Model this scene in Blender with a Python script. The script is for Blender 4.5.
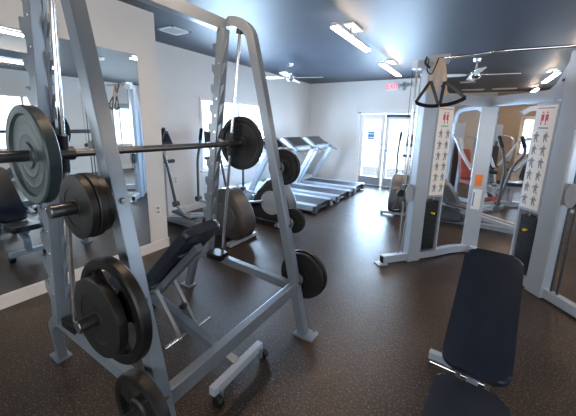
import bpy, bmesh, math, random
from mathutils import Vector, Matrix
random.seed(7)
PI = math.pi
V = Vector
for o in list(bpy.data.objects):
    bpy.data.objects.remove(o, do_unlink=True)
SC = bpy.context.scene
COL = SC.collection

# ------------------------------------------------------------------ camera
F_PX, CX, CY = 300.2, 291.9, 188.5
yaw, pit, rol = map(math.radians, (30.81, 11.91, -1.42))
cd = bpy.data.cameras.new('camera'); cam = bpy.data.objects.new('camera', cd); COL.objects.link(cam)
fw = V((-math.sin(yaw)*math.cos(pit), math.cos(yaw)*math.cos(pit), -math.sin(pit)))
rt = V((math.cos(yaw), math.sin(yaw), 0)); dn = fw.cross(rt)
rx = math.cos(rol)*rt + math.sin(rol)*dn; dy = -math.sin(rol)*rt + math.cos(rol)*dn
Mx = Matrix((rx, -dy, -fw)).transposed().to_4x4(); Mx.translation = V((0, 0, 1.6))
cam.matrix_world = Mx
cd.sensor_width = 36; cd.lens = F_PX/576*36
cd.shift_x = -(CX-288)/576; cd.shift_y = -(208-CY)/576
cd.clip_start = 0.05
SC.camera = cam
# ------------------------------------------------------------------ world, exposure
SC.view_settings.view_transform = 'Standard'
SC.view_settings.look = 'None'
SC.view_settings.exposure = 0.9
SC.view_settings.gamma = 1
SC.view_settings.use_curve_mapping = False
w = bpy.data.worlds.new('world'); SC.world = w; w.use_nodes = True
wn = w.node_tree.nodes; wn['Background'].inputs[0].default_value = (0.80, 0.90, 1.0, 1); wn['Background'].inputs[1].default_value = 2.2

def area(name, loc, size, rot, power, color):
    l = bpy.data.lights.new(name, 'AREA'); l.shape = 'RECTANGLE'; l.size, l.size_y = size
    l.energy = power; l.color = color
    o = bpy.data.objects.new(name, l); COL.objects.link(o); o.location = loc; o.rotation_euler = rot
    return o
SKY = (0.56, 0.76, 1.0)
# daylight standing just outside each window and the glazed doors, plus added front fill
area('daylight_left_window', (-4.75, 4.95, 1.4), (2.5, 1.7), (0, -PI/2, 0), 300, SKY).data.size = 1.7
bpy.data.objects['daylight_left_window'].data.size_y = 2.5
area('daylight_doors', (-2.05, 8.65, 1.1), (1.7, 2.1), (-PI/2, 0, 0), 230, SKY)
a = area('daylight_right_windows', (4.1, 4.6, 1.5), (1.6, 5.0), (0, PI/2, 0), 40, (.85, .92, 1.0))
area('front_fill_light', (0.5, -3.0, 1.5), (5.6, 1.8), (PI/2, 0, 0), 62, (1.0, 0.80, 0.64))  # warm fill added behind the camera to lift the machine fronts
area('daylight_far_window', (1.6, 12.6, 1.5), (1.2, 1.2), (-PI/2, 0, 0), 25, SKY)

# ------------------------------------------------------------------ materials
def mat(name, col, rough=0.5, metal=0.0, noise=0.0, nscale=8, bump=0.0, bscale=60, emit=None, estr=0, spec=0.5, coat=0):
    m = bpy.data.materials.new(name); m.use_nodes = True
    nt = m.node_tree; b = nt.nodes['Principled BSDF']
    b.inputs['Base Color'].default_value = (*col, 1); b.inputs['Roughness'].default_value = rough
    b.inputs['Metallic'].default_value = metal; b.inputs['Specular IOR Level'].default_value = spec
    if coat: b.inputs['Coat Weight'].default_value = coat
    tc = nt.nodes.new('ShaderNodeTexCoord')
    if noise:
        n = nt.nodes.new('ShaderNodeTexNoise'); n.inputs['Scale'].default_value = nscale; n.inputs['Detail'].default_value = 4
        nt.links.new(tc.outputs['Object'], n.inputs['Vector'])
        r = nt.nodes.new('ShaderNodeValToRGB')
        r.color_ramp.elements[0].position = 0.3; r.color_ramp.elements[1].position = 0.7
        r.color_ramp.elements[0].color = (*[max(0, c*(1-noise)) for c in col], 1)
        r.color_ramp.elements[1].color = (*[min(1, c*(1+noise)) for c in col], 1)
        nt.links.new(n.outputs['Fac'], r.inputs['Fac']); nt.links.new(r.outputs['Color'], b.inputs['Base Color'])
    if bump:
        n2 = nt.nodes.new('ShaderNodeTexNoise'); n2.inputs['Scale'].default_value = bscale
        nt.links.new(tc.outputs['Object'], n2.inputs['Vector'])
        bp = nt.nodes.new('ShaderNodeBump'); bp.inputs['Strength'].default_value = bump; bp.inputs['Distance'].default_value = 0.005
        nt.links.new(n2.outputs['Fac'], bp.inputs['Height']); nt.links.new(bp.outputs['Normal'], b.inputs['Normal'])
    if emit:
        b.inputs['Emission Color'].default_value = (*emit, 1); b.inputs['Emission Strength'].default_value = estr
    return m

WALL = mat('wall_paint', (0.74, 0.725, 0.70), 0.6, noise=0.02, nscale=2, bump=0.03, bscale=150)
TAN = mat('tan_paint', (0.36, 0.29, 0.235), 0.6, noise=0.03)
CEIL = mat('dark_ceiling_paint', (0.045, 0.060, 0.085), 0.48, noise=0.05, nscale=3, bump=0.02, bscale=80)
TRIM = mat('white_trim', (0.80, 0.78, 0.76), 0.4, noise=0.02)
STEEL = mat('silver_powder_coat', (0.20, 0.235, 0.28), 0.30, 0.4, noise=0.05, nscale=5)
STEELW = mat('light_grey_powder_coat', (0.38, 0.43, 0.50), 0.33, 0.2, noise=0.03, nscale=5)
CHROME = mat('chrome', (0.75, 0.76, 0.78), 0.15, 1.0, noise=0.03)
BARM = mat('bar_steel', (0.12, 0.12, 0.125), 0.3, 0.8, noise=0.15, nscale=30)
IRON = mat('cast_iron', (0.011, 0.011, 0.011), 0.40, 0.0, spec=.3, noise=0.2, nscale=25, bump=0.25, bscale=200)
IRONG = mat('grey_green_iron', (0.030, 0.046, 0.050), 0.40, 0.0, spec=.35, noise=0.2, nscale=20, bump=0.25, bscale=200)
RUBBER = mat('black_rubber', (0.006, 0.006, 0.006), 0.40, spec=.3, noise=0.2, nscale=20)
VINYL = mat('black_vinyl', (0.008, 0.014, 0.026), 0.33, spec=.42, noise=0.25, nscale=9, bump=0.12, bscale=300)
PLAST = mat('dark_grey_plastic', (0.055, 0.058, 0.062), 0.35, noise=0.1)
GPLAST = mat('grey_plastic', (0.30, 0.33, 0.36), 0.4, noise=0.05)
BROWNP = mat('warm_grey_plastic', (0.040, 0.034, 0.029), 0.38, noise=0.1)
WHITEP = mat('white_plastic', (0.78, 0.79, 0.80), 0.4, noise=0.02)
BLACKP = mat('black_plastic', (0.015, 0.015, 0.017), 0.4, noise=0.2)
CREAM = mat('cream_printed_panel', (0.80, 0.78, 0.74), 0.5, noise=0.02)
INK = mat('grey_ink', (0.25, 0.26, 0.30), 0.6, noise=0.05)
RED = mat('red_ink', (0.60, 0.05, 0.06), 0.5, noise=0.05)
GREEN = mat('green_ink', (0.12, 0.45, 0.25), 0.5, noise=0.05)
BLUE = mat('blue_print', (0.05, 0.25, 0.55), 0.5, noise=0.05)
ORANGE = mat('orange_sticker', (0.85, 0.20, 0.03), 0.5, noise=0.05)
TANW = mat('tan_webbing', (0.55, 0.42, 0.32), 0.8, noise=0.1, nscale=40)
YEL = mat('yellow_plastic', (0.75, 0.55, 0.03), 0.5, noise=0.05)
SCREEN = mat('dark_screen', (0.02, 0.022, 0.03), 0.15, noise=0.1)
BELT = mat('treadmill_belt', (0.035, 0.038, 0.045), 0.5, noise=0.1, nscale=40)
BLUEP = mat('blue_plastic', (0.03, 0.12, 0.30), 0.4, noise=0.1)
LAMP = mat('lamp_diffuser', (1, 1, 1), 0.4, emit=(1.0, 0.72, 0.48), estr=30)
LAMPU = mat('lamp_uplight', (1, 1, 1), 0.4, emit=(1.0, 0.84, 0.68), estr=4)
REDL = mat('exit_red_lettering', (0.8, 0.05, 0.08), 0.4, emit=(1.0, 0.04, 0.10), estr=.7)
EXITW = mat('exit_sign_face', (0.8, 0.75, 0.78), 0.4, emit=(1.0, 0.8, 0.85), estr=0.05)

def mat_floor():
    m = bpy.data.materials.new('speckled_rubber_floor'); m.use_nodes = True
    nt = m.node_tree; b = nt.nodes['Principled BSDF']; tc = nt.nodes.new('ShaderNodeTexCoord')
    def noise(s, d, lo, hi):
        n = nt.nodes.new('ShaderNodeTexNoise'); n.inputs['Scale'].default_value = s; n.inputs['Detail'].default_value = d
        nt.links.new(tc.outputs['Object'], n.inputs['Vector'])
        r = nt.nodes.new('ShaderNodeMapRange'); r.inputs[1].default_value = lo; r.inputs[2].default_value = hi
        nt.links.new(n.outputs['Fac'], r.inputs[0]); return r.outputs[0]
    def mix(f, a, c):
        x = nt.nodes.new('ShaderNodeMix'); x.data_type = 'RGBA'; nt.links.new(f, x.inputs[0])
        if isinstance(a, tuple): x.inputs[6].default_value = (*a, 1)
        else: nt.links.new(a, x.inputs[6])
        x.inputs[7].default_value = (*c, 1); return x.outputs[2]
    c = mix(noise(3, 5, .35, .65), (0.022, 0.014, 0.009), (0.036, 0.023, 0.015))
    c = mix(noise(80, 2, .57, .66), c, (0.15, 0.095, 0.06))
    c = mix(noise(100, 2, .60, .68), c, (0.010, 0.010, 0.014))
    c = mix(noise(90, 2, .64, .70), c, (0.13, 0.12, 0.12))
    nt.links.new(c, b.inputs['Base Color'])
    r = noise(6, 4, 0.2, 0.8); mr = nt.nodes.new('ShaderNodeMapRange'); mr.inputs[3].default_value = .30; mr.inputs[4].default_value = .42
    nt.links.new(r, mr.inputs[0]); nt.links.new(mr.outputs[0], b.inputs['Roughness'])
    n2 = nt.nodes.new('ShaderNodeTexNoise'); n2.inputs['Scale'].default_value = 120; nt.links.new(tc.outputs['Object'], n2.inputs['Vector'])
    bp = nt.nodes.new('ShaderNodeBump'); bp.inputs['Strength'].default_value = .55; bp.inputs['Distance'].default_value = .004
    nt.links.new(n2.outputs['Fac'], bp.inputs['Height']); nt.links.new(bp.outputs['Normal'], b.inputs['Normal'])
    b.inputs['Specular IOR Level'].default_value = .42
    return m
FLOOR = mat_floor()
def mat_mirror():
    m = mat('mirror_silvering', (0.80, 0.86, 0.88), 0.015, 1.0); return m
MIRROR = mat_mirror()
def mat_glass():
    m = bpy.data.materials.new('window_glass'); m.use_nodes = True; nt = m.node_tree; nt.nodes.clear()
    o = nt.nodes.new('ShaderNodeOutputMaterial'); t = nt.nodes.new('ShaderNodeBsdfTransparent'); g = nt.nodes.new('ShaderNodeBsdfGlossy')
    t.inputs[0].default_value = (0.95, 0.98, 1, 1); g.inputs['Roughness'].default_value = 0.03
    mx = nt.nodes.new('ShaderNodeMixShader'); mx.inputs[0].default_value = 0.06
    nt.links.new(t.outputs[0], mx.inputs[1]); nt.links.new(g.outputs[0], mx.inputs[2]); nt.links.new(mx.outputs[0], o.inputs[0])
    return m
GLASS = mat_glass()

# ------------------------------------------------------------------ mesh helpers
BASE = {}
def obj(name, bm, m, parent=None, smooth=True, world=False):
    me = bpy.data.meshes.new(name)
    bmesh.ops.recalc_face_normals(bm, faces=bm.faces)
    if world and parent is not None:
        bmesh.ops.translate(bm, verts=bm.verts, vec=-BASE[parent.name])
    bm.to_mesh(me); bm.free()
    if smooth:
        for p in me.polygons: p.use_smooth = True
        me.set_sharp_from_angle(angle=math.radians(35))
    me.materials.append(m)
    o = bpy.data.objects.new(name, me); COL.objects.link(o)
    if smooth:
        wm = o.modifiers.new('weighted_normal', 'WEIGHTED_NORMAL'); wm.keep_sharp = True; wm.weight = 80
    if parent is not None:
        o.parent = parent; BASE[o.name] = BASE[parent.name]
    else: BASE[o.name] = V((0, 0, 0))
    return o
def thing(name, label, cat, loc=(0, 0, 0), rotz=0, group=None):
    o = bpy.data.objects.new(name, None); COL.objects.link(o); o.empty_display_size = .2
    o.location = loc; o.rotation_euler = (0, 0, rotz); o['label'] = label; o['category'] = cat
    if group: o['group'] = group
    BASE[o.name] = V(loc)
    return o
def tag(o, label, cat, group=None, kind=None):
    o['label'] = label; o['category'] = cat
    if group: o['group'] = group
    if kind: o['kind'] = kind
    return o
def struct(name, bm, m, parent=None, **k):
    o = obj(name, bm, m, parent, **k)
    if parent is None: o['kind'] = 'structure'
    return o
def dup(root, loc, rotz=0, label=None, group=None):
    r = root.copy(); COL.objects.link(r); r.location = loc; r.rotation_euler = (0, 0, rotz)
    if label: r['label'] = label
    if group: r['group'] = group
    def kids(a, b):
        for ch in list(a.children):
            c = ch.copy(); COL.objects.link(c); c.parent = b; kids(ch, c)
    kids(root, r)
    return r
def bake(o, loc):      # give a one-mesh thing its origin
    loc = V(loc); o.data.transform(Matrix.Translation(-loc)); o.location = loc; return o
def B(): return bmesh.new()
def bevel_new(bm, verts, w, seg=2):
    es = list({e for v in verts for e in v.link_edges})
    bmesh.ops.bevel(bm, geom=es, offset=w, segments=seg, affect='EDGES', profile=0.5, clamp_overlap=True)
def box(bm, c, s, rot=None, bev=0.0, seg=2):
    r = bmesh.ops.create_cube(bm, size=1); vs = r['verts']
    M = Matrix.Translation(V(c)) @ (rot.to_4x4() if rot else Matrix.Identity(4)) @ Matrix.Diagonal((*s, 1))
    bmesh.ops.transform(bm, matrix=M, verts=vs)
    if bev: bevel_new(bm, vs, bev, seg)
    return bm
def b2(bm, x0, x1, y0, y1, z0, z1, bev=0):
    return box(bm, ((x0+x1)/2, (y0+y1)/2, (z0+z1)/2), (abs(x1-x0), abs(y1-y0), abs(z1-z0)), bev=bev)
def frame(p0, p1, up=(0, 0, 1)):
    d = (V(p1)-V(p0)).normalized(); u = V(up)
    if abs(d.dot(u)) > .98: u = V((0, 1, 0))
    s = d.cross(u).normalized(); u = s.cross(d)
    return Matrix((s, d, u)).transposed()       # columns: side, along, up
def bar(bm, p0, p1, wd, ht, up=(0, 0, 1), bev=.006):
    p0, p1 = V(p0), V(p1)
    return box(bm, (p0+p1)/2, (wd, (p1-p0).length, ht), frame(p0, p1, up), bev)
def fillet(pts, r, n=6):
    pts = [V(p) for p in pts]; out = [pts[0]]
    for i in range(1, len(pts)-1):
        a, b, c = pts[i-1], pts[i], pts[i+1]
        q = min(r, (a-b).length*.49, (c-b).length*.49)
        s, e = b+(a-b).normalized()*q, b+(c-b).normalized()*q
        for k in range(n+1):
            t = k/n; out.append(s*(1-t)**2+b*2*t*(1-t)+e*t*t)
    out.append(pts[-1]); return out
def sweep(bm, pts, section, up=(0, 0, 1), closed=False):
    """section: list of (side, up) offsets"""
    pts = [V(p) for p in pts]; n = len(pts); rings = []; u0 = V(up)
    for i, p in enumerate(pts):
        if closed: d = (pts[(i+1) % n]-pts[i-1])
        else: d = (pts[min(i+1, n-1)]-pts[max(i-1, 0)])
        d.normalize()
        s = d.cross(u0)
        if s.length < .05: s = d.cross(V((1, 0, 0)))
        s.normalize(); u = s.cross(d)
        if not isinstance(up, tuple) or len(up) == 3: u0 = u
        rings.append([bm.verts.new(p+s*a+u*b) for a, b in section])
    k = len(section)
    for i in range(n if closed else n-1):
        A, Bq = rings[i], rings[(i+1) % n]
        for j in range(k):
            bm.faces.new((A[j], A[(j+1) % k], Bq[(j+1) % k], Bq[j]))
    if not closed:
        bm.faces.new(rings[0]); bm.faces.new(rings[-1])
    return bm
def circ(r, n=12): return [(r*math.cos(2*PI*i/n), r*math.sin(2*PI*i/n)) for i in range(n)]
def rrect(w, h, c=.004):
    o = []
    for sx, sy, a0 in ((1, 1, 0), (-1, 1, PI/2), (-1, -1, PI), (1, -1, 1.5*PI)):
        for k in range(3):
            a = a0+k*PI/4; o.append((sx*(w/2-c)+c*math.cos(a), sy*(h/2-c)+c*math.sin(a)))
    return o
def tube(bm, pts, r, fil=0, n=12, closed=False, up=(0, 0, 1)):
    if fil: pts = fillet(pts, fil)
    return sweep(bm, pts, circ(r, n), up, closed)
def rtube(bm, pts, w, h, fil=0, up=(0, 0, 1), c=.005):
    if fil: pts = fillet(pts, fil)
    return sweep(bm, pts, rrect(w, h, c), up)
def lathe(bm, prof, origin=(0, 0, 0), axis=(0, 0, 1), n=40, closed=True):
    """prof: list of (radius, height along axis); closed loop of a ring or open to the axis at r=0"""
    ax = V(axis).normalized(); u = ax.orthogonal().normalized(); v = ax.cross(u); O = V(origin)
    rings = []
    for r, h in prof:
        if r < 1e-6: rings.append([bm.verts.new(O+ax*h)])
        else: rings.append([bm.verts.new(O+ax*h+(u*math.cos(2*PI*i/n)+v*math.sin(2*PI*i/n))*r) for i in range(n)])
    m = len(prof); rng = range(m if closed else m-1)
    for i in rng:
        A, C = rings[i], rings[(i+1) % m]
        for j in range(n):
            k = (j+1) % n
            if len(A) == 1 and len(C) == 1: continue
            if len(A) == 1: bm.faces.new((A[0], C[j], C[k]))
            elif len(C) == 1: bm.faces.new((A[j], A[k], C[0]))
            else: bm.faces.new((A[j], A[k], C[k], C[j]))
    return bm
def cyl(bm, p0, p1, r, n=20):
    p0, p1 = V(p0), V(p1); L = (p1-p0).length; c = min(.003, r*.2, L*.2)
    return lathe(bm, [(0, 0), (r-c, 0), (r, c), (r, L-c), (r-c, L), (0, L)], p0, p1-p0, n, closed=False)
def prism(bm, outline, thick, M=None, bev=0):
    """outline in local x,z ; extruded along y by +-thick/2"""
    a = [bm.verts.new((x, -thick/2, z)) for x, z in outline]; b = [bm.verts.new((x, thick/2, z)) for x, z in outline]
    fs = [bm.faces.new(a), bm.faces.new(b[::-1])]
    k = len(a)
    for j in range(k): bm.faces.new((a[j], b[j], b[(j+1) % k], a[(j+1) % k]))
    if bev:
        es = [e for f in fs for e in f.edges]
        r = bmesh.ops.bevel(bm, geom=list(set(es)), offset=bev, segments=3, affect='EDGES', profile=.5, clamp_overlap=True)
    if M: bmesh.ops.transform(bm, matrix=M, verts=[v for v in bm.verts if v.is_valid])
    return bm
def rounded(x0, x1, z0, z1, r, n=6):
    o = []
    for cx, cz, a0 in ((x1-r, z1-r, 0), (x0+r, z1-r, PI/2), (x0+r, z0+r, PI), (x1-r, z0+r, 1.5*PI)):
        for k in range(n+1):
            a = a0+k*PI/2/n; o.append((cx+r*math.cos(a), cz+r*math.sin(a)))
    return o
def pad(bm, x0, x1, w, t, M, r=.05, bev=.018):
    """upholstered pad: outline in local x (length) / y (width), thickness z upward"""
    q = B(); prism(q, rounded(x0, x1, -w/2, w/2, r), t, None, bev)
    bmesh.ops.transform(q, matrix=M @ Matrix.Rotation(-PI/2, 4, 'X') @ Matrix.Identity(4), verts=q.verts)
    me = bpy.data.meshes.new('tmp'); q.to_mesh(me); q.free(); bm.from_mesh(me); bpy.data.meshes.remove(me)
    return bm
def textmesh(s, size, ext=.002):
    c = bpy.data.curves.new('txt', 'FONT'); c.body = s; c.size = size; c.extrude = ext; c.align_x = 'CENTER'; c.align_y = 'CENTER'
    o = bpy.data.objects.new('txt', c); COL.objects.link(o)
    dg = bpy.context.evaluated_depsgraph_get(); me = bpy.data.meshes.new_from_object(o.evaluated_get(dg))
    bm = B(); bm.from_mesh(me); bpy.data.objects.remove(o); bpy.data.meshes.remove(me)
    return bm

# ------------------------------------------------------------------ room shell
H = 2.8; XL = -4.35; XB = -3.29; YB = 2.37; YW = 8.2; XS = -1.15; YF = 12.0; XR = 3.6; Y0 = -2.6
struct('floor', b2(B(), XL-.6, XR+.6, Y0-.3, YF+.3, -.08, 0), FLOOR, smooth=False)
struct('ceiling', b2(B(), XL-.6, XR+.6, Y0-.3, YF+.3, H, H+.1), CEIL, smooth=False)
struct('wall_mirror_side', b2(B(), XL-.15, XB, Y0, YB, 0, H), WALL, smooth=False)
LW = (3.95, 6.05, .72, 2.06)    # left window y0,y1,z0,z1
def wall_x(name, x0, x1, ya, yb, holes):
    bm = B(); y = ya
    for (h0, h1, z0, z1) in holes:
        b2(bm, x0, x1, y, h0, 0, H)
        if z0 > 0: b2(bm, x0, x1, h0, h1, 0, z0)
        b2(bm, x0, x1, h0, h1, z1, H); y = h1
    b2(bm, x0, x1, y, yb, 0, H)
    return struct(name, bm, WALL, smooth=False)
def wall_y(name, y0, y1, xa, xb, holes, m=WALL):
    bm = B(); x = xa
    for (h0, h1, z0, z1) in holes:
        b2(bm, x, h0, y0, y1, 0, H)
        if z0 > 0: b2(bm, h0, h1, y0, y1, 0, z0)
        b2(bm, h0, h1, y0, y1, z1, H); x = h1
    b2(bm, x, xb, y0, y1, 0, H)
    return struct(name, bm, m, smooth=False)
wall_x('wall_left', XL-.15, XL, YB, YW+.15, [LW])
DR = (-2.78, -1.36, 0, 2.0)
wall_y('wall_back', YW, YW+.15, XL, XS, [DR])
struct('wall_recess', b2(B(), XS-.15, XS, YW+.15, YF, 0, H), WALL, smooth=False)
FWN = (1.2, 2.05, .85, 2.0)
wall_y('wall_far', YF, YF+.15, XS-.15, XR, [FWN])
RW = [(2.4, 4.2, .8, 2.2), (4.9, 6.7, .8, 2.2)]
wall_x('wall_right', XR, XR+.15, Y0, YF+.15, RW)
wall_y('wall_front', Y0-.15, Y0, XL, XR+.15, [(-2.2, 3.2, .7, 2.3)])
struct('trim_1', b2(b2(B(), .45, 1.15, YF-.12, YF, 0, H), 1.15, 3.6, YF-.04, YF, 2.06, H), TAN, smooth=False)

def baseboard(name, pts):
    bm = B()
    for (xa, ya, xb, yb, nx, ny) in pts:
        for t, z0, z1 in ((.016, 0, .11), (.010, .11, .125)):
            if nx: b2(bm, xa, xa+nx*t, ya, yb, z0, z1)
            else: b2(bm, xa, xb, ya, ya+ny*t, z0, z1)
    return struct(name, bm, TRIM, smooth=False)
baseboard('baseboard_mirror_side', [(XB, Y0, XB, YB+.016, 1, 0), (XL, YB, XB+.016, YB, 0, 1)])
baseboard('baseboard_left', [(XL, YB, XL, YW, 1, 0)])
baseboard('baseboard_back', [(XL, YW, DR[0]-.06, YW, 0, -1), (DR[1]+.06, YW, XS, YW, 0, -1)])
baseboard('baseboard_far', [(XS, YF, .45, YF, 0, -1), (1.15, YF, XR, YF, 0, -1)])
baseboard('baseboard_right', [(XR, Y0, XR, YF, -1, 0)])

def window_x(name, x, nrm, y0, y1, z0, z1, mull, blind=False):
    bm = B(); f = .05; xa, xb = x-.06*nrm-.0, x+.012*nrm
    for a in [(y0, y0+f, z0, z1), (y1-f, y1, z0, z1)]: b2(bm, xa, xb, *a)
    b2(bm, xa, xb, y0+f, y1-f, z1-f, z1); b2(bm, xa, xb, y0+f, y1-f, z0, z0+f)
    for mz in mull: b2(bm, xa, xb, mz-.025, mz+.025, z0+f, z1-f)
    b2(bm, xa, xb, y0+f, y1-f, z1-f-.01, z1-f)
    o = struct(name, bm, TRIM, smooth=False)
    obj('pane', b2(B(), x-.05*nrm, x-.045*nrm, y0+f, y1-f, z0+f, z1-f), GLASS, o, smooth=False)
    obj('window_sill', b2(B(), x-.01*nrm, x+.05*nrm, y0-.04, y1+.04, z0-.03, z0, .004), TRIM, o)
    return o
window_x('window_1', XL, 1, *LW, [5.0])
window_x('window_2', XR, -1, *RW[0], [3.3])
window_x('window_3', XR, -1, *RW[1], [5.8])
bm = B(); x0, x1, z0, z1 = FWN
for a in [(x0, x0+.06, z0, z1), (x1-.06, x1, z0, z1), (x0, x1, z1-.06, z1), (x0, x1, z0, z0+.06), ((x0+x1)/2-.02, (x0+x1)/2+.02, z0, z1)]:
    b2(bm, a[0], a[1], YF-.02, YF+.08, a[2], a[3])
o = struct('window_4', bm, TRIM, smooth=False)
obj('pane', b2(B(), x0+.06, x1-.06, YF+.05, YF+.055, z0+.06, z1-.06), GLASS, o, smooth=False)
bm = B()
for k in range(16):
    z = z0+.1+k*.063; box(bm, ((x0+x1)/2, YF+.02, z), (x1-x0-.13, .035, .004), Matrix.Rotation(.75, 3, 'X'))
tag(obj('window_blind', bm, GPLAST, smooth=False), 'grey slatted blind hanging in the far window', 'blind')
bm = B(); x0, x1, z0, z1 = -2.2, 3.2, .7, 2.3  # unseen front window, made up as an opening for the fill light
for xx in (x0, -.4, 1.4, x1-.06): b2(bm, xx, xx+.06, Y0-.09, Y0+.01, z0, z1)
b2(bm, x0, x1, Y0-.09, Y0+.01, z0, z0+.06); b2(bm, x0, x1, Y0-.09, Y0+.01, z1-.06, z1)
o = struct('added_fill_window', bm, TRIM, smooth=False)
obj('pane', b2(B(), x0+.06, x1-.06, Y0-.07, Y0-.065, z0+.06, z1-.06), GLASS, o, smooth=False)

# doors
def door(name, x0, x1, hand):
    y0, y1 = YW+.02, YW+.065; st = .10
    bm = B()
    b2(bm, x0, x0+st, y0, y1, .01, 1.95); b2(bm, x1-st, x1, y0, y1, .01, 1.95)
    b2(bm, x0+st, x1-st, y0, y1, .01, .26); b2(bm, x0+st, x1-st, y0, y1, 1.81, 1.95)
    o = struct(name, bm, TRIM, smooth=False)
    obj('pane', b2(B(), x0+st, x1-st, (y0+y1)/2, (y0+y1)/2+.005, .26, 1.81), GLASS, o, smooth=False)
    h = B(); xx = x1-st/2 if hand > 0 else x0+st/2
    cyl(h, (xx, y0, 1.0), (xx, y0-.05, 1.0), .025); cyl(h, (xx, y0-.045, 1.0), (xx-hand*.1, y0-.045, 1.0), .01)
    cyl(h, (xx, y0, 1.16), (xx, y0-.02, 1.16), .025)
    obj('door_handle', h, CHROME, o)
    return o
d1 = door('door_1', -2.74, -2.08, 1); d2 = door('door_2', -2.06, -1.40, -1)
obj('kick_plate', b2(B(), -2.7, -2.12, YW+.012, YW+.02, .04, .24), GPLAST, d1, smooth=False)
obj('kick_plate', b2(B(), -2.02, -1.44, YW+.012, YW+.02, .04, .24), GPLAST, d2, smooth=False)
bm = B(); b2(bm, -2.05, -1.41, YW-.05, YW+.018, 1.86, 1.92, .006); b2(bm, -2.04, -1.7, YW-.09, YW-.06, 1.875, 1.905, .004)
obj('door_closer', bm, PLAST, d2)
bm = B()
b2(bm, DR[0]-.05, -2.745, YW-.015, YW+.1, 0, 2.0); b2(bm, -1.395, DR[1]+.05, YW-.015, YW+.1, 0, 2.0)
b2(bm, DR[0]-.05, DR[1]+.05, YW-.015, YW+.1, 1.955, 2.06)
struct('trim_2', bm, TRIM, smooth=False)
struct('trim_3', b2(B(), DR[0], DR[1], YW-.01, YW+.14, 0, .012), PLAST, smooth=False)
n = b2(B(), -2.53, -2.34, YW+.036, YW+.041, 1.27, 1.48); o = tag(obj('notice', n, BLUE, smooth=False), 'small blue notice stuck on left door glass', 'notice')
obj('white_stripe', b2(b2(B(), -2.53, -2.34, YW+.033, YW+.036, 1.41, 1.43), -2.53, -2.34, YW+.033, YW+.036, 1.30, 1.34), WHITEP, o, smooth=False)

# ceiling coloured band of the far end is plain; mirror
bm = b2(B(), XB+.001, XB+.008, -1.1, 2.12, .122, 2.31)
m_ = obj('wall_mirror', bm, MIRROR, smooth=False); tag(m_, 'large frameless wall mirror on white wall beside the rack', 'mirror')
bm = b2(B(), XB+.001, XB+.008, -2.5, -1.14, .122, 2.31)
m_ = obj('wall_mirror', bm, MIRROR, smooth=False); tag(m_, 'second wall mirror panel nearest the front wall', 'mirror')

def outlet(loc, nx, label):
    t = thing('wall_outlet', label, 'outlet', loc, 0, 'wall outlets')
    def bx(bm, n0, n1, a0, a1, z0, z1, bev=0):
        if nx: b2(bm, nx*n0, nx*n1, a0, a1, z0, z1, bev)
        else: b2(bm, a0, a1, -n1, -n0, z0, z1, bev)
        return bm
    obj('cover_plate', bx(B(), 0, .007, -.037, .037, -.058, .058, .003), WHITEP, t)
    for z in (-.026, .026): obj('socket', bx(B(), .007, .0095, -.017, .017, z-.015, z+.015, .001), GPLAST, t)
outlet((XB, 2.25, .52), 1, 'white outlet on the wall end between mirror and corner')
outlet((XL, 3.35, .62), 1, 'white outlet on left wall behind the nearest elliptical')

# ------------------------------------------------------------------ ceiling fittings
def lamp(x, y0, y1, label):
    ym = (y0+y1)/2; t = thing('linear_ceiling_lamp', label, 'lamp', (x, ym, H), 0, 'suspended linear lamps')
    L = (y1-y0)/2; z = -.14
    obj('housing', box(B(), (0, 0, z), (.075, 2*L, .035), bev=.005), WHITEP, t)
    obj('diffuser', box(B(), (0, 0, z-.022), (.085, 2*L-.02, .012), bev=.003), LAMP, t)
    obj('uplight_lens', box(B(), (0, 0, z+.020), (.05, 2*L-.04, .006)), LAMPU, t)
    obj('mounting_plate', box(B(), (0, 0, -.012), (.13, .34, .024), bev=.004), WHITEP, t)
    bm = B()
    for yy in (-.1, .1): cyl(bm, (0, yy, -.02), (0, yy, z+.01), .012)
    obj('stem', bm, CHROME, t)
lamp(-1.44, 3.2, 4.4, 'long lit ceiling lamp nearest camera in left row')
lamp(-1.50, 5.35, 6.7, 'second lit ceiling lamp towards the exit sign')
lamp(1.13, 5.0, 6.3, 'lit ceiling lamp cut by the right picture edge')
lamp(1.13, 7.4, 8.7, 'lit ceiling lamp above right tower of the cable machine')
lamp(1.18, 9.9, 11.2, 'farthest small lit lamp near the far wall')
lamp(-1.44, .6, 1.8, 'lit ceiling lamp above the squat rack, outside the picture')
lamp(1.13, 2.0, 3.2, 'lit ceiling lamp right of camera, outside the picture')

def fan(loc, a0, label, drop=.28, nb=4):
    t = thing('ceiling_fan', label, 'fan', loc, a0, 'ceiling fans')
    obj('canopy', lathe(B(), [(0, 0), (.07, 0), (.06, -.045), (.02, -.06), (0, -.06)], n=24, closed=False), CHROME, t)
    obj('downrod', cyl(B(), (0, 0, -.05), (0, 0, -drop), .013), CHROME, t)
    obj('motor', lathe(B(), [(0, -drop+.02), (.05, -drop+.01), (.09, -drop-.03), (.09, -drop-.09), (.05, -drop-.13), (0, -drop-.135)], n=28, closed=False), CHROME, t)
    for k in range(nb):
        M = Matrix.Rotation(2*PI*k/nb, 4, 'Z') @ Matrix.Translation((0, 0, -drop-.06)) @ Matrix.Rotation(.2, 4, 'X')
        bm = B(); prism(bm, [(.14, -.035), (.25, -.06), (.62, -.07), (.66, -.04), (.66, .04), (.62, .07), (.25, .06), (.14, .035)], .008)
        bmesh.ops.transform(bm, matrix=M @ Matrix.Rotation(PI/2, 4, 'X'), verts=bm.verts)
        bl = obj('blade', bm, WHITEP, t)
        obj('blade_arm', bar(B(), (M @ V((.06, 0, .004))), (M @ V((.2, 0, .004))), .04, .008, bev=.002), CHROME, bl)
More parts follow.
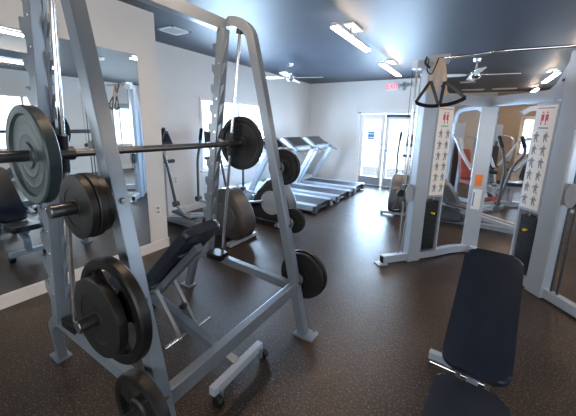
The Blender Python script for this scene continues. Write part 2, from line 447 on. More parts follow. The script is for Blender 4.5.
fan((-3.35, 5.45, H), math.radians(18), 'chrome and white ceiling fan near the left window', .2)
fan((-.14, 6.4, H), math.radians(8), 'chrome and white ceiling fan behind the cable machine', .2)
def vent(loc, sx, sy, label):
    t = thing('ceiling_vent', label, 'vent', loc, 0, 'ceiling vents')
    bm = B()
    for s in (-1, 1):
        box(bm, (s*(sx/2-.015), 0, -.006), (.03, sy, .012)); box(bm, (0, s*(sy/2-.015), -.006), (sx, .03, .012))
    obj('vent_frame', bm, WHITEP, t)
    bm = B(); nsl = 7
    for k in range(nsl): box(bm, (-sx/2+.05+k*(sx-.1)/(nsl-1), 0, -.010), (.018, sy-.06, .004), Matrix.Rotation(.6, 3, 'Y'))
    obj('louvre', bm, WHITEP, t); obj('backing', box(B(), (0, 0, -.002), (sx-.05, sy-.05, .003)), WHITEP, t)
vent((-3.62, 2.9, H), .30, .30, 'square white ceiling vent above the wall corner')
vent((-.35, 9.3, H), .35, .25, 'small ceiling vent behind the far fan')
vent((-.25, 11.1, H), .6, .3, 'farther ceiling vent near far wall on the left')
vent((.55, 11.1, H), .6, .3, 'farther ceiling vent near far wall on the right')
o = obj('smoke_detector', lathe(B(), [(0, 0), (.07, 0), (.07, -.02), (.055, -.04), (.02, -.045), (0, -.045)], n=28, closed=False), WHITEP)
o.location = (-.095, 3.42, H); tag(o, 'round white smoke detector on ceiling at top of picture', 'smoke detector')

# exit sign and emergency light
t = thing('exit_sign', 'red lettered exit sign high on back wall over doors', 'sign', (-1.965, YW, 2.62))
obj('sign_box', box(B(), (0, -.02, 0), (.29, .04, .19), bev=.004), EXITW, t)
bm = textmesh('EXIT', .15); bmesh.ops.transform(bm, matrix=Matrix.Translation((0, -.043, 0)) @ Matrix.Rotation(PI/2, 4, 'X'), verts=bm.verts)
obj('lettering', bm, REDL, t, smooth=False)
obj('mount', box(B(), (0, -.015, .115), (.10, .03, .05), bev=.003), WHITEP, t)
t = thing('emergency_light', 'twin headed grey emergency light beside the exit sign', 'emergency light', (-1.68, YW, 2.62))
obj('battery_box', box(B(), (0, -.02, 0), (.07, .04, .2), bev=.006), GPLAST, t)
for s in (-1, 1):
    obj('lamp_head', lathe(B(), [(0, 0), (.025, .0), (.045, .05), (.045, .07), (0, .07)], (s*.07, -.05, .03), (s*.5, -.8, -.2), 16, closed=False), GPLAST, t)

# ------------------------------------------------------------------ smith machine (squat rack with guided bar)
N, Fy = .67, 1.84
def upx(z): return -1.45+(2.2-z)*.223
def rodx(z): return -1.58-(2.2-z)*.13
def postx(z): return -1.735-(2.3-z)*.130
SM = thing('smith_machine', 'tall silver smith machine rack with guide rods, in front of wall mirror', 'exercise machine', (-1.6, 1.255, 0))
for y in (N, Fy):
    out = -1 if y == N else 1
    pts = [(postx(2.33)+.0, y, 2.335), (-1.60, y, 2.335), (-1.475, y, 2.26), (upx(1.9), y, 1.9), (upx(.012), y, .012)]
    fr = obj('front_upright', rtube(B(), fillet(pts, .16, 8), .062, .070, up=(1, 0, 0)), STEEL, SM, world=True)
    fp = obj('foot_plate', box(B(), (upx(0)+.02, y, .008), (.17, .12, .016), bev=.003), STEEL, fr, world=True)
    bm = B()
    for dx in (-.05, .07): cyl(bm, (upx(0)+dx, y+.045, .015), (upx(0)+dx, y+.045, .028), .012, 8)
    obj('bolt', bm, CHROME, fr, world=True)
    rp = obj('rear_post', bar(B(), (postx(2.30), y, 2.30), (postx(.43), y, .43), .070, .07, up=(1, 0, 0)), STEEL, SM, world=True)
    # saw-toothed hook rack
    bm = B(); out2 = []; nT = 11; zt, zb = 2.24, .55
    for k in range(nT):
        z = zt-(zt-zb)*k/nT; st = (zt-zb)/nT
        out2 += [(postx(z)-.060, z-st*.30), (postx(z)-.108, z-st*.16), (postx(z)-.118, z-st*.20), (postx(z)-.118, z-st*.50), (postx(z)-.062, z-st*.92)]
    out2 += [(postx(zb)-.03, zb)] + [(postx(zt)-.03, zt)]
    prism(bm, out2, .014, Matrix.Translation((0, y+out*.02, 0)))
    obj('hook_rack', bm, STEEL, rp, world=True, smooth=False)
    bm = B(); out2 = []
    for k in range(nT):
        z = zt-(zt-zb)*k/nT; st = (zt-zb)/nT
        out2 += [(postx(z)+.03, z-st*.30), (postx(z)+.065, z-st*.16), (postx(z)+.065, z-st*.42), (postx(z)+.03, z-st*.8)]
    out2 += [(postx(zb)+.0, zb), (postx(zt)+.0, zt)]
    prism(bm, out2, .012, Matrix.Translation((0, y-out*.02, 0)))
    obj('hook_rack', bm, STEEL, rp, world=True, smooth=False)
    for k in range(12):
        z = .62+k*.13; xx = postx(z)
        obj('peg_hole', cyl(B(), (xx+.008, y-.036, z), (xx+.008, y-.029, z), .010, 10), CHROME, rp, world=True)
    fx = -2.27 if y == Fy else -2.24
    sb = [(upx(.36)-.02, y, .375), (-2.00, y, .425), (-2.16, y, .36), (-2.27, y, .015)] if y == Fy else [(upx(.36)-.02, y, .375), (-2.02, y, .425), (-2.10, y, .35), (fx, y+.06, .015)]
    s_ = obj('side_beam', rtube(B(), fillet(sb, .13, 8), .052, .066, up=(0, 0, 1)), STEEL, SM, world=True)
    obj('foot_plate', box(B(), (fx-.02, y+(.06 if y == N else 0), .008), (.13, .09, .016), bev=.003), STEEL, s_, world=True)
    obj('guide_rod', cyl(B(), (rodx(2.31), y-out*.0, 2.31), (rodx(.44), y, .44), .0125, 16), CHROME, SM, world=True)
    obj('rod_bushing', cyl(B(), (rodx(2.30), y, 2.295), (rodx(2.24), y, 2.24), .028, 16), BLACKP, SM, world=True)
    obj('rubber_stop', box(B(), (rodx(.42)-.02, y-out*.03, .455), (.16, .12, .055), bev=.008), RUBBER, SM, world=True)
    for z, ln in ((1.28, .20), (.86, .20), (.42, .20)):
        px = upx(z)-.0
        p = obj('weight_peg', cyl(B(), (px, y+out*.04, z), (px, y+out*(.04+ln), z), .0245, 20), BARM, SM, world=True)
        obj('peg_flange', cyl(B(), (px, y+out*.042, z), (px, y+out*.055, z), .045, 20), STEEL, p, world=True)
    for z in (1.28, .86, .42):
        bm = B(); cyl(bm, (upx(z)+.035, y, z), (upx(z)+.047, y, z), .014, 6); obj('bolt', bm, CHROME, fr, world=True)
obj('top_beam', bar(B(), (-1.765, N-.03, 2.335), (-1.765, Fy+.03, 2.335), .07, .085), STEEL, SM, world=True)
obj('front_beam', bar(B(), (upx(.385), N+.03, .385), (upx(.385), Fy-.03, .385), .055, .085, bev=.008), STEEL, SM, world=True)

# bar riding on the rods
zb = 1.44; xb = rodx(zb)
BB = thing('barbell', 'long dark steel barbell riding on the smith machine rods', 'barbell', (xb, 1.25, zb))
obj('shaft', cyl(B(), (xb, N-.08, zb), (xb, Fy+.08, zb), .0200, 20), BARM, BB, world=True)
for y, o_ in ((N, -1), (Fy, 1)):
    obj('sleeve', cyl(B(), (xb, y+o_*.08, zb), (xb, y+o_*.50, zb), .0250, 24), BARM, BB, world=True)
    bm = B(); cyl(bm, (xb, y-o_*.045, zb), (xb, y+o_*.075, zb), .033, 24)
    cyl(bm, (rodx(zb+.09), y, zb+.09), (rodx(zb-.09), y, zb-.09), .026, 20)
    bl = obj('slide_bearing', bm, BLACKP, BB, world=True)
    obj('safety_hook', bar(B(), (xb-.02, y-o_*.035, zb), (xb-.10, y-o_*.035, zb+.035), .014, .035), BARM, bl, world=True)

# weight plates
def plate_profile(r, t, bore=.026):
    h = t/2
    return [(bore, -h*.75), (.055, -h*.75), (.06, -h*.45), (r*.40, -h*.45), (r*.42, -h*.53), (r*.45, -h*.53), (r*.47, -h*.45), (r*.62, -h*.45), (r*.64, -h*.53), (r*.67, -h*.53), (r*.69, -h*.45), (r*.80, -h*.45), (r*.84, -h*.9), (r*.97, -h), (r, -h*.8), (r, h*.8), (r*.97, h), (r*.84, h*.9), (r*.80, h*.45), (.06, h*.45), (.055, h*.75), (bore, h*.75)]
def flat_profile(r, t, bore=.026):
    h = t/2
    return [(bore, -h), (r*.3, -h), (r*.31, -h*.86), (r*.62, -h*.86), (r*.63, -h), (r*.95, -h), (r, -h*.8), (r, h*.8), (r*.95, h), (r*.63, h), (r*.62, h*.86), (r*.31, h*.86), (r*.3, h), (bore, h)]
def plate_mesh(kind, r, t):
    bm = B()
    if kind == 'dish': lathe(bm, plate_profile(r, t), axis=(0, 1, 0), n=56)
    elif kind == 'flat': lathe(bm, flat_profile(r, t), axis=(0, 1, 0), n=56)
    elif kind == 'grip':
        h = t/2
        lathe(bm, [(r*.80, -h*.8), (r*.86, -h), (r*.97, -h), (r, -h*.7), (r, h*.7), (r*.97, h), (r*.86, h), (r*.80, h*.8)], axis=(0, 1, 0), n=56)
        lathe(bm, [(.026, -h), (r*.30, -h), (r*.36, -h*.7), (r*.36, h*.7), (r*.30, h), (.026, h)], axis=(0, 1, 0), n=40)
        for k in range(3):
            a = 2*PI*k/3+.5; w_ = .42
            pts = []
            for q in range(5):
                aa = a-w_+2*w_*q/4; pts.append((r*.83*math.cos(aa), r*.83*math.sin(aa)))
            for q in range(4, -1, -1):
                aa = a-w_*1.5+3*w_*q/4; pts.append((r*.33*math.cos(aa), r*.33*math.sin(aa)))
            q_ = B(); prism(q_, pts, t*.62); me = bpy.data.meshes.new('t'); q_.to_mesh(me); q_.free(); bm.from_mesh(me); bpy.data.meshes.remove(me)
    return bm
def plate(kind, r, t, loc, m, label, rings=0):
    o = obj('weight_plate', plate_mesh(kind, r, t), m)
    if rings:
        for k in range(rings): pass
    o.location = loc; tag(o, label, 'weight plate', 'weight plates on the smith machine'); return o
P = 'weight plate'
o = plate('dish', .218, .052, (xb, .552, zb), IRONG, 'big grey green plate on near bar end, face to camera')
plate('dish', .222, .034, (xb, 1.960, zb), IRON, 'big dark plate on far bar end by the window')
plate('flat', .165, .024, (xb, 1.995, zb), IRON, 'smaller plate behind the big one on far bar end')
yA = N-.04
xA, xB_, xC = upx(1.28), upx(.86), upx(.42)
plate('flat', .122, .030, (xA, .525, 1.28), IRON, 'outermost plate on upper near peg, dark flat face')
plate('dish', .125, .028, (xA, .556, 1.28), IRON, 'middle plate of three on the upper near peg')
plate('dish', .112, .028, (xA, .587, 1.28), IRON, 'innermost smaller plate on the upper near peg')
plate('flat', .160, .040, (xB_, .510, .86), IRON, 'thick solid dark plate in front on middle near peg')
plate('grip', .222, .045, (xB_, .563, .86), RUBBER, 'black grip plate with openings behind a solid plate')
plate('grip', .165, .050, (xC, .583, .42), IRON, 'spoked plate on the lowest near peg at picture bottom')
plate('dish', .140, .030, (xA, 1.96, 1.28), IRON, 'dark plate on upper peg of the far upright')
plate('flat', .100, .028, (xB_, 1.97, .86), IRON, 'smallest dark plate on middle peg of far upright')
plate('flat', .190, .034, (xC, 1.955, .42), IRON, 'dark grey plate facing camera on lowest far peg')
plate('dish', .200, .034, (xC, 1.993, .42), RUBBER, 'glossy black plate behind another on lowest far peg')

# ------------------------------------------------------------------ adjustable benches
def bench(name, label, loc, rotz, ang, L, wd, zs, seat_len, foot=(.80, .50, 0), adj=(-.20, .20, .012)):
    t = thing(name, label, 'bench', loc, rotz, None)
    Mb = Matrix.Translation((0, 0, zs)) @ Matrix.Rotation(-ang, 4, 'Y')
    obj('back_pad', pad(B(), .02, L, wd, .062, Mb @ Matrix.Translation((0, 0, -.031)), .055), VINYL, t)
    Ms = Matrix.Translation((0, 0, zs-.012)) @ Matrix.Rotation(.06, 4, 'Y')
    obj('seat_pad', pad(B(), -seat_len, -.03, wd, .062, Ms @ Matrix.Translation((0, 0, -.031)), .045), VINYL, t)
    def P3(s, y, n): return Mb @ V((s, y, n))
    bm = B(); bar(bm, P3(.03, 0, -.095), P3(L*.82, 0, -.095), .06, .05)
    bf = obj('back_frame', bm, STEEL, t)
    bm = B()
    for s in (.18*L, .7*L): bar(bm, P3(s, -wd*.36, -.066), P3(s, wd*.36, -.066), .04, .008, bev=.002)
    obj('cross_plate', bm, STEEL, bf)
    for y in (-.075, .075):
        obj('strut', bar(B(), P3(L*.18, y, -.10), (L*.5, y, .13), .026, .022, bev=.003), STEEL, t)
    obj('spine', rtube(B(), fillet([(-seat_len*.75, 0, .08), (-seat_len*.7, 0, .25), (-.1, 0, zs-.10), (.02, 0, zs-.11), (foot[0]-.16, 0, .12), (foot[0]-.02, 0, .085)], .06), .055, .07), STEEL, t)
    obj('seat_bracket', bar(B(), (-seat_len*.85, 0, zs-.075), (.02, 0, zs-.075), .05, .035), STEEL, t)
    for x, wf, cy, nm in ((foot[0], foot[1], foot[2], 'rear_foot'), (-seat_len*.75, .36, 0, 'front_foot')):
        f = obj(nm, bar(B(), (x, cy-wf/2, .085), (x, cy+wf/2, .085), .05, .055), STEELW, t)
        if nm == 'rear_foot':
            for s in (-1, 1):
                obj('wheel', cyl(B(), (x+.035, cy+s*(wf/2-.03), .035), (x+.035, cy+s*(wf/2+.005), .035), .035, 20), RUBBER, f)
                obj('axle_bracket', box(B(), (x+.02, cy+s*(wf/2-.04), .055), (.05, .012, .06)), STEEL, f)
        else:
            for s in (-1, 1): obj('rubber_foot', box(B(), (x, s*(wf/2-.02), .025), (.07, .05, .05), bev=.006), RUBBER, f)
    obj('adjusting_bar', tube(B(), [(L*.5, adj[0], .15), (L*.5, adj[1], .15)], adj[2]), CHROME, t)
    obj('hinge_pin', tube(B(), [(0, -wd/2+.05, zs-.09), (0, wd/2+.0, zs-.09)], .010), BARM, t)
    bm = B(); lathe(bm, [(0, 0), (.018, 0), (.024, .02), (.018, .045), (0, .045)], (.3, .03, .28), (0, 1, 0), 16, closed=False)
    obj('pop_pin', bm, BLACKP, t)
    return t
bench('adjustable_bench', 'black padded incline bench with wheels standing inside the smith machine', (-1.98, 1.25, 0), 0, math.radians(45), .84, .28, .40, .36, (.87, .46, 0))
bench('adjustable_bench', 'black padded incline bench alone in the right foreground', (.134, 1.49, 0), math.radians(84.8), math.radians(35), .75, .295, .45, .42, (.53, .35, .09), (-.06, .235, .015))

# ------------------------------------------------------------------ functional trainer (cable machine)
FT = thing('cable_machine', 'light grey dual tower cable machine with pull up bar and charts', 'exercise machine', (.1, 4.0, 0))
Mid = V((.11, 4.47, 0))
def leg_frame(side):
    if side == 'L': d = (V((-.80, 3.40, 0))-Mid).normalized(); nrm = V((-d.y, d.x, 0))
    else: d = (V((.985, 3.30, 0))-Mid).normalized(); nrm = V((d.y, -d.x, 0))
    if nrm.y > 0: nrm = -nrm          # inner face looks to the camera
    return d, nrm
SHIFT = 0.0     # how much farther out the tower stands on its leg
def LP(d, n, s, k, z): return Mid+d*(s+SHIFT)+n*k+V((0, 0, z))
def legbox(bm, d, n, s0, s1, k0, k1, z0, z1, bev=.006):
    c = LP(d, n, (s0+s1)/2, (k0+k1)/2, (z0+z1)/2); R = Matrix((d, n, V((0, 0, 1)))).transposed()
    return box(bm, c, (s1-s0, k1-k0, z1-z0), R, bev)
def legM(d, n): 
    m = Matrix((d, n, V((0, 0, 1)))).transposed().to_4x4(); m.translation = Mid+d*SHIFT; return m
obj('middle_post', b2(B(), .02, .20, 4.42, 4.52, 0, 1.93, .012), STEELW, FT, world=True)
mp = bpy.context.scene.objects['middle_post']
obj('orange_sticker', b2(B(), .065, .145, 4.414, 4.42, .90, 1.05), ORANGE, mp, world=True, smooth=False)
o = obj('white_sticker', b2(B(), .06, .16, 4.414, 4.42, .60, .86), WHITEP, mp, world=True, smooth=False)
obj('blue_print', b2(B(), .07, .085, 4.411, 4.414, .64, .82), BLUE, mp, world=True, smooth=False)
for side in 'LR':
    d, n = leg_frame(side); sg = 1 if side == 'L' else -1
    L_ = 1.36 if side == 'L' else 1.52
    SHIFT = 0.0
    a = obj('base_tube', rtube(B(), [LP(d, n, 0.0, 0, .06), LP(d, n, .3, -.03, .06), LP(d, n, .6, 0, .06), LP(d, n, 1.0, 0, .06), LP(d, n, L_, 0, .06)], .07, .09), STEELW, FT, world=True)
    obj('end_cap', legbox(B(), d, n, L_, L_+.012, -.03, .03, .02, .10), RUBBER, a, world=True)
    obj('foot_pad', legbox(B(), d, n, L_-.05, L_+.07, -.055, .055, 0, .014, .003), STEELW, a, world=True)
    obj('top_beam', bar(B(), LP(d, n, .02, 0, 1.93), LP(d, n, .86, 0, 1.93), .07, .12, bev=.01), STEELW, FT, world=True)
    SHIFT = 0.09 if side == 'R' else 0.0     # column with a curved gusset over the beam
    bm = B(); legbox(bm, d, n, .85, 1.03, -.06, .06, 0, 2.30, .014)
    c_ = obj('column', bm, STEELW, FT, world=True)
    pr = [(.90, 2.28), (.855, 2.24), (.82, 2.17), (.79, 2.10), (.75, 2.03), (.70, 1.99), (.62, 1.975), (.62, 1.90), (.90, 1.90)]
    bm = B(); prism(bm, pr, .09); bmesh.ops.transform(bm, matrix=legM(d, n), verts=bm.verts)
    obj('gusset', bm, STEELW, c_, world=True)
    bm = B(); cyl(bm, LP(d, n, .82, .045, 2.06), LP(d, n, .82, .052, 2.06), .014, 12)
    obj('bolt', bm, BLACKP, c_, world=True)
    # weight stack shroud with chart
    sh = obj('stack_shroud', legbox(B(), d, n, .61, .85, -.10, .06, .80, 1.87, .01), STEELW, FT, world=True)
    ch = obj('exercise_chart', legbox(B(), d, n, .625, .835, .062, .066, .83, 1.845, .001), CREAM, FT, world=True)
    for row in range(6):
        for cc in range(2):
            z = .90+row*.125; s = .675+cc*.10; q = .008*((row*2+cc) % 3-1)
            bm = B()       # small figure of a person exercising
            prism(bm, [(s-.010, z), (s-.006, z-.028), (s-.016, z-.030), (s-.020, z+.004), (s-.014, z+.034), (s-.030+q, z+.022), (s-.032+q, z+.032), (s-.012, z+.052), (s+.010, z+.052), (s+.030, z+.034-q), (s+.028, z+.025-q), (s+.012, z+.034), (s+.010, z+.004), (s+.024, z-.026+q), (s+.014, z-.030+q), (s+.002, z)], .003)
            bmesh.ops.transform(bm, matrix=legM(d, n) @ Matrix.Translation((0, .0675, 0)), verts=bm.verts)
            legbox(bm, d, n, s-.006, s+.006, .066, .069, z+.056, z+.070, 0)
            obj('pictogram', bm, INK, ch, world=True, smooth=False)
    bm = B()
    for s in (.705, .75):
        legbox(bm, d, n, s-.014, s+.014, .066, .0685, 1.70, 1.76, 0); legbox(bm, d, n, s-.007, s+.007, .066, .0685, 1.77, 1.785, 0)
        legbox(bm, d, n, s-.012, s-.004, .066, .0685, 1.66, 1.70, 0)
    legbox(bm, d, n, .64, .82, .066, .0685, 1.815, 1.822, 0)
    obj('red_figures', bm, RED, ch, world=True, smooth=False)
    obj('green_caption' if side == 'L' else 'grey_caption', legbox(B(), d, n, .68, .78, .066, .0685, 1.625, 1.638, 0), GREEN if side == 'L' else INK, ch, world=True, smooth=False)
    # weight stack and its rods
    bm = B()
    for k in range(22): legbox(bm, d, n, .64, .82, -.07, .03, .13+k*.028, .155+k*.028, .003)
    st = obj('weight_stack', bm, BLACKP, FT, world=True)
    bm = B()
    for s in (.68, .78): cyl(bm, LP(d, n, s, -.02, .10), LP(d, n, s, -.02, .82), .011, 12)
    obj('stack_rod', bm, CHROME, st, world=True)
    obj('selector_pin', cyl(B(), LP(d, n, .73, .03, .60), LP(d, n, .73, .075, .60), .013, 12), YEL, st, world=True)
    bm = B(); legbox(bm, d, n, .60, .625, -.08, .05, .10, .82); legbox(bm, d, n, .60, .86, -.08, -.06, .10, .82)
    obj('stack_guard', bm, STEELW, FT, world=True)
    # guide rods, carriage with pulley, handle
    for s in (1.075, 1.135):
        obj('guide_rod', cyl(B(), LP(d, n, s, 0, .10), LP(d, n, s, 0, 2.24), .0115, 14), CHROME if side == 'L' else BARM, FT, world=True)
    obj('rod_cap', legbox(B(), d, n, 1.0, 1.17, -.05, .05, 2.22, 2.30), STEELW, FT, world=True)
    zc = .86 if side == 'L' else 1.05
    bm = B(); legbox(bm, d, n, 1.05, 1.16, -.035, .035, zc-.10, zc+.10, .01)
    cg = obj('pulley_carriage', bm, PLAST, FT, world=True)
    bm = B(); prism(bm, [(.05*math.cos(q*PI/12), .11*math.sin(q*PI/12)) for q in range(24)], .02, None, .005)
    bmesh.ops.transform(bm, matrix=Matrix.Translation(LP(d, n, 1.11, .05, zc)) @ Matrix((d, n, V((0, 0, 1)))).transposed().to_4x4(), verts=bm.verts)
    obj('pulley_cover', bm, GPLAST, cg, world=True)
    obj('pulley_wheel', cyl(B(), LP(d, n, 1.19, -.012, zc), LP(d, n, 1.19, .012, zc), .045, 24), BLACKP, cg, world=True)
    obj('cable', tube(B(), [LP(d, n, 1.225, 0, zc+.02), LP(d, n, 1.225, 0, zc-.06)], .004, n=8), BLACKP, cg, world=True)
    obj('cable', tube(B(), [LP(d, n, 1.19, .0, 2.2), LP(d, n, 1.19, .0, zc+.04)], .003, n=8), BLACKP, FT, world=True)
    # D handle
    hp = LP(d, n, 1.225, 0, zc-.06)
    e = d*.06
    hd = obj('cable_handle', tube(B(), [hp, hp-e+V((0, 0, -.12)), hp-e+V((0, 0, -.15)), hp+e+V((0, 0, -.15)), hp+e+V((0, 0, -.12)), hp+V((0, 0, -.004))], .005, .02, 8, up=tuple(n)), BLACKP, FT, world=True)
    obj('grip', cyl(B(), hp-e*.85+V((0, 0, -.15)), hp+e*.85+V((0, 0, -.15)), .014, 14), RUBBER, hd, world=True)
dl, nl = leg_frame('L'); dr_, nr_ = leg_frame('R')
SHIFT = 0.0; A_ = LP(dl, nl, .94, 0, 2.30); SHIFT = 0.09; C_ = LP(dr_, nr_, .94, 0, 2.30)
pb = obj('pull_up_bar', tube(B(), fillet([A_, A_+V((.05, -.10, .015)), (-.12, 3.40, 2.275), (.1, 3.32, 2.275), (.62, 3.28, 2.255), C_+V((.05, -.12, .01)), C_], .12), .014), CHROME, FT, world=True)
hb = B(); box(hb, tuple(A_+V((.06, -.05, .02))), (.22, .14, .08), Matrix.Rotation(.15, 3, 'Z'), .01)
obj('bar_mount', hb, STEELW, FT, world=True)

# suspension trainer hung on the bar
ax = V((-.40, 3.50, 2.29))
TR = thing('suspension_trainer', 'tan and black suspension straps with two foot cradles, on left tower', 'suspension trainer', tuple(ax))
bm = B()
for k, (dx, z1) in enumerate(((-.045, 2.06), (.0, 1.98), (.05, 2.03))):
    pts = [ax+V((dx*.4, 0, .0)), ax+V((dx, -.02, -.10)), V((ax.x+dx*1.5, ax.y-.03, z1)), V((ax.x+dx*1.7, ax.y-.03, z1-.10))]
    sweep(bm, fillet(pts, .05), rrect(.04, .006, .002), up=(0, 1, 0))
obj('tan_webbing', bm, TANW, TR, world=True)
bm = B()
tube(bm, fillet([ax+V((-.10, -.02, .0)), ax+V((-.11, -.03, -.12)), ax+V((-.06, -.03, -.16)), ax+V((-.03, -.03, -.08)), ax+V((-.01, -.02, 0))], .04), .007, n=8)
tube(bm, fillet([ax+V((-.12, -.01, .02)), ax+V((-.14, -.02, -.04)), ax+V((-.08, -.03, -.09))], .03), .012, n=8)
obj('carabiner', bm, BLACKP, TR, world=True)
def cradle(apex, l, r_):
    apex, l, r_ = V(apex), V(l), V(r_); bm = B()
    sweep(bm, [apex, l], rrect(.030, .007, .002), up=(0, 1, 0)); sweep(bm, [apex+V((.005, 0, 0)), r_], rrect(.030, .007, .002), up=(0, 1, 0))
    o1 = obj('foot_cradle', bm, BLACKP, TR, world=True)
    mid = (l+r_)/2+V((0, 0, -.035)); pts = []
    for q in range(9):
        t_ = q/8; pts.append(l*(1-t_)**2+mid*2*t_*(1-t_)+r_*t_*t_)
    b_ = B(); tube(b_, pts, .019, n=10); obj('rubber_grip', b_, RUBBER, o1, world=True)
cradle((-.46, 3.46, 2.07), (-.575, 3.42, 1.86), (-.36, 3.46, 1.83)); cradle((-.33, 3.46, 2.06), (-.345, 3.42, 1.83), (-.13, 3.46, 1.90))

# ------------------------------------------------------------------ elliptical trainers
DISC = mat('pale_grey_disc', (0.52, 0.56, 0.58), 0.4, noise=.05)
def elliptical(label, loc, rotz, disc=False, body=BROWNP):
    """rear housing at +x, console and arms towards -x"""
    t = thing('elliptical_trainer', label, 'elliptical trainer', loc, rotz, None)
    out = [(-.46, .10), (-.40, .20), (-.33, .36), (-.25, .52), (-.16, .66), (-.07, .74), (.03, .75), (.12, .70), (.22, .60), (.31, .47), (.36, .33), (.36, .20), (.31, .10), (.22, .05), (-.30, .05)]
    hs = obj('drive_housing', prism(B(), out, .30, None, .05), body, t)
    for s in (-1, 1):
        obj('side_disc', lathe(B(), [(0, .157), (.19, .157), (.20, .150), (.20, .10), (0, .10)], (.02, 0, .36), (0, s, 0), 36, closed=False), DISC if disc else PLAST, hs)
    # ramps and base
    for s in (-1, 1):
        obj('ramp_rail', rtube(B(), fillet([(-.20, s*.10, .30), (-.70, s*.10, .20), (-1.15, s*.09, .12)], .2), .10, .06), GPLAST, t)
        pl_ = obj('foot_pedal', box(B(), (-.52+s*.16, s*.21, .33+s*.04), (.42, .14, .035), Matrix.Rotation(-.12*s, 3, 'Y'), .012), PLAST, t)
        obj('link_arm', tube(B(), [(-.05+.05*s, s*.21, .38), (-.45+s*.16, s*.21, .30+s*.04), (-.86, s*.21, .40)], .022, .05), GPLAST, t)
        a = s*.14
        arm = obj('swing_arm', tube(B(), fillet([(-.86, s*.21, .40), (-.93+a*.3, s*.25, 1.05), (-.98+a, s*.26, 1.25), (-.88+a, s*.22, 1.52)], .12), .020), PLAST, t)
        obj('hand_grip', tube(B(), [(-.945+a, s*.245, 1.35), (-.885+a, s*.222, 1.51)], .026), RUBBER, arm)
        obj('arm_joint', cyl(B(), (-.86, s*.175, .42), (-.86, s*.25, .42), .045), PLAST, arm)
    obj('base_rail', b2(B(), -1.46, .25, -.05, .05, .02, .09, .01), GPLAST, t)
    for x in (-1.38, .22):
        f = obj('floor_foot', bar(B(), (x, -.28, .045), (x, .28, .045), .08, .05), GPLAST, t)
        obj('leveller', b2(b2(B(), x-.03, x+.03, -.28, -.24, 0, .02), x-.03, x+.03, .24, .28, 0, .02), RUBBER, f)
    obj('console_post', rtube(B(), fillet([(-1.42, 0, .05), (-1.42, 0, .6), (-1.38, 0, 1.26)], .2), .07, .06), GPLAST, t)
    obj('pivot_bar', cyl(B(), (-1.39, -.20, .98), (-1.39, .20, .98), .03), PLAST, t)
    bm = B(); prism(bm, [(-1.46, 1.20), (-1.36, 1.18), (-1.30, 1.25), (-1.42, 1.46), (-1.47, 1.47)], .30, None, .02)
    cn = obj('console', bm, PLAST, t)
    bm = box(B(), (-1.352, 0, 1.357), (.006, .22, .14), Matrix.Rotation(-.52, 3, 'Y')); obj('screen', bm, SCREEN, cn)
    return t
e1 = elliptical('elliptical trainer nearest camera, big brown grey rear housing behind the rack', (-2.80, 3.02, 0), 0)
e2 = elliptical('elliptical trainer with pale round side disc, beside the treadmills', (-2.72, 4.02, 0), 0, True)
elliptical('dark elliptical trainer in front of the glazed doors', (-1.10, 5.85, 0), math.radians(-87), True, PLAST)
elliptical('dark elliptical trainer seen through left gap of the cable machine', (-.42, 5.75, 0), math.radians(175), False, PLAST)

# ------------------------------------------------------------------ treadmills
def treadmill(label, loc):
    t = thing('treadmill', label, 'treadmill', loc, 0, 'row of treadmills')
    obj('belt', b2(B(), -1.55, -.02, -.25, .25, .12, .165, .012), BELT, t)
    for s in (-1, 1):
        obj('side_rail', b2(B(), -1.60, 0, s*.25, s*.40, .07, .175, .012), STEELW, t)
        up = obj('upright', rtube(B(), fillet([(-1.52, s*.42, .06), (-1.42, s*.42, .30), (-1.02, s*.42, 1.02), (-.98, s*.42, 1.10)], .1), .07, .10, up=(1, 0, 0)), STEELW, t)
        obj('handrail', tube(B(), fillet([(-1.12, s*.38, 1.12), (-.98, s*.38, 1.05), (-.80, s*.38, 1.0)], .08), .022), GPLAST, t)
        obj('rear_roller_cap', b2(B(), -.04, .03, s*.25, s*.40, .03, .165, .012), PLAST, t)
    obj('deck_frame', b2(B(), -1.55, -.03, -.38, .38, .045, .10), PLAST, t)
    bm = B(); prism(bm, [(-1.98, .05), (-1.50, .05), (-1.48, .18), (-1.62, .30), (-1.85, .34), (-1.98, .26)], .78, None, .03)
    obj('motor_cover', bm, GPLAST, t)
    bm = B(); prism(bm, [(-1.42, 1.28), (-1.36, 1.33), (-1.04, 1.12), (-1.02, 1.06), (-1.18, 1.05)], .84, None, .015)
    c = obj('console', bm, GPLAST, t)
    R = Matrix.Rotation(.59, 3, 'Y')
    obj('screen', box(B(), (-1.205, 0, 1.235), (.30, .60, .012), R, .003), SCREEN, c)
    for s in (-1, 1): obj('speaker_grille', box(B(), (-1.09, s*.3, 1.16), (.07, .12, .02), R, .003), PLAST, c)
    for x, y in ((-1.8, -.3), (-1.8, .3), (-.1, -.3), (-.1, .3)): obj('leveller', cyl(B(), (x, y, 0), (x, y, .055), .03), RUBBER, t)
    return t
tm = treadmill('grey treadmill nearest camera in row under the left window', (-2.34, 5.12, 0))
dup(tm, (-2.32, 6.12, 0), 0, 'grey treadmill in the middle of the row')
dup(tm, (-2.34, 7.20, 0), 0, 'grey treadmill farthest along the row, by back wall')

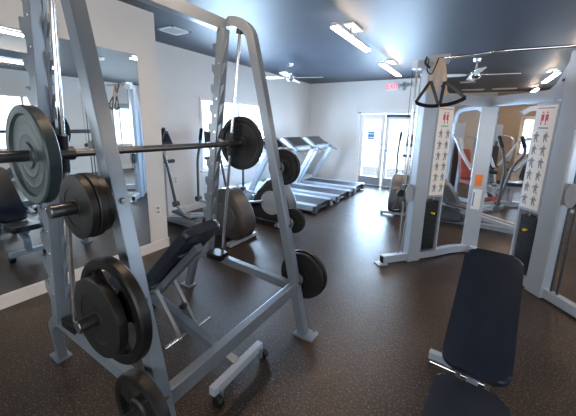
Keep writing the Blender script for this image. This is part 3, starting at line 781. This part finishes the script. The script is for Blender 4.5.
# ------------------------------------------------------------------ weight machines seen through the cable machine
def machine(label, loc, rotz, kind):
    t = thing('weight_machine', label, 'exercise machine', loc, rotz, None)
    obj('base_frame', b2(b2(b2(B(), -.55, .75, -.04, .04, .02, .10, .008), -.50, -.42, -.38, .38, 0, .08, .008), .62, .70, -.3, .3, 0, .08, .008), STEELW, t)
    tw = obj('stack_tower', b2(B(), -.60, -.32, -.17, .17, .08, 1.75, .02), STEELW, t)
    obj('tower_window', b2(B(), -.322, -.315, -.11, .11, .3, 1.3), PLAST, tw)
    bm = B(); rtube(bm, fillet([(-.46, 0, 1.70), (-.42, 0, 2.0), (.05, 0, 2.06), (.22, 0, 1.95)], .15), .07, .09)
    obj('overhead_arm', bm, STEELW, t)
    obj('seat_post', b2(B(), .12, .20, -.04, .04, .08, .46), STEELW, t)
    Mt = Matrix.Translation((0, 0, .46)); pad_ = PADM[kind]
    obj('seat_pad', pad(B(), -.05, .38, .36, .07, Mt @ Matrix.Translation((0, 0, .035))), pad_, t)
    Mb = Matrix.Translation((-.08, 0, .56)) @ Matrix.Rotation(-math.radians(100), 4, 'Y')
    obj('back_pad', pad(B(), .0, .62, .30, .07, Mb @ Matrix.Translation((0, 0, -.035))), pad_, t)
    obj('back_post', rtube(B(), fillet([(-.20, 0, .10), (-.20, 0, 1.2), (-.30, 0, 1.4)], .1), .07, .07), STEELW, t)
    for s in (-1, 1):
        a = obj('press_arm', rtube(B(), fillet([(-.30, s*.20, 1.45), (-.05, s*.42, 1.40), (.16, s*.42, 1.05), (.34, s*.36, .80)], .12), .05, .06, up=(0, 1, 0)), STEELW, t)
        obj('grip', tube(B(), [(.33, s*.36, .80), (.40, s*.22, .82)], .02), RUBBER, a)
        obj('knee_bar', rtube(B(), fillet([(.16, s*.05, .42), (.50, s*.12, .44), (.60, s*.14, .20)], .08), .05, .05), STEELW, t)
        obj('roller_pad', cyl(B(), (.60, s*.05, .22), (.60, s*.26, .22), .05), pad_, t)
    return t
PADM = {0: VINYL, 1: mat('red_brown_vinyl', (0.28, .06, .05), .4, noise=.1)}
machine('white seated weight machine behind left gap of cable machine', (-.05, 7.6, 0), math.radians(-35), 1)
machine('white seated weight machine behind right gap of cable machine', (.95, 7.9, 0), math.radians(200), 0)
machine('white seated weight machine farthest back near the far window', (.45, 9.9, 0), math.radians(-90), 0)

# ------------------------------------------------------------------ dumbbell rack on the right
DRK = thing('dumbbell_rack', 'silver two tier dumbbell rack at the right picture edge', 'rack', (2.15, 7.2, 0), math.radians(-75))
for s in (-1, 1):
    obj('side_frame', rtube(B(), fillet([(s*.75, .28, .04), (s*.75, -.24, .04), (s*.75, -.05, .95)], .06), .06, .06, up=(1, 0, 0)), STEELW, DRK)
for z, yy in ((.48, -.18), (.86, -.08)):
    bm = B()
    for q in (-.10, .10): box(bm, (0, yy+q*.9, z), (1.5, .05, .03), None, .005)
    obj('shelf_rail', bm, STEELW, DRK)
def dumbbell():
    t = thing('dumbbell', 'x', 'dumbbell', (0, 0, 0), 0, 'dumbbells on the rack')
    obj('handle', cyl(B(), (0, -.07, 0), (0, .07, 0), .015), CHROME, t)
    for s in (-1, 1):
        obj('head', lathe(B(), [(0, 0), (.045, 0), (.06, .012), (.06, .065), (.045, .075), (0, .075)], (0, s*.06, 0), (0, s, 0), 6, closed=False), RUBBER, t)
    return t
db = dumbbell(); first = True
RM = Matrix.Translation((2.15, 7.2, 0)) @ Matrix.Rotation(math.radians(-75), 4, 'Z')
names = ['leftmost', 'second', 'third', 'fourth', 'fifth', 'sixth', 'seventh', 'rightmost']
for row, (z, yy) in enumerate(((.48, -.18), (.86, -.08))):
    for k in range(8):
        p = RM @ V((-.63+k*.18, yy, z+.077))
        lb = 'black hexagonal dumbbell on rack, %s of its %s tier' % (names[k], 'lower' if row == 0 else 'upper')
        r = db if first else dup(db, p, 0, lb)
        first = False; r['label'] = lb; r.location = p; r.rotation_euler = (.35*0, 0, math.radians(-75))
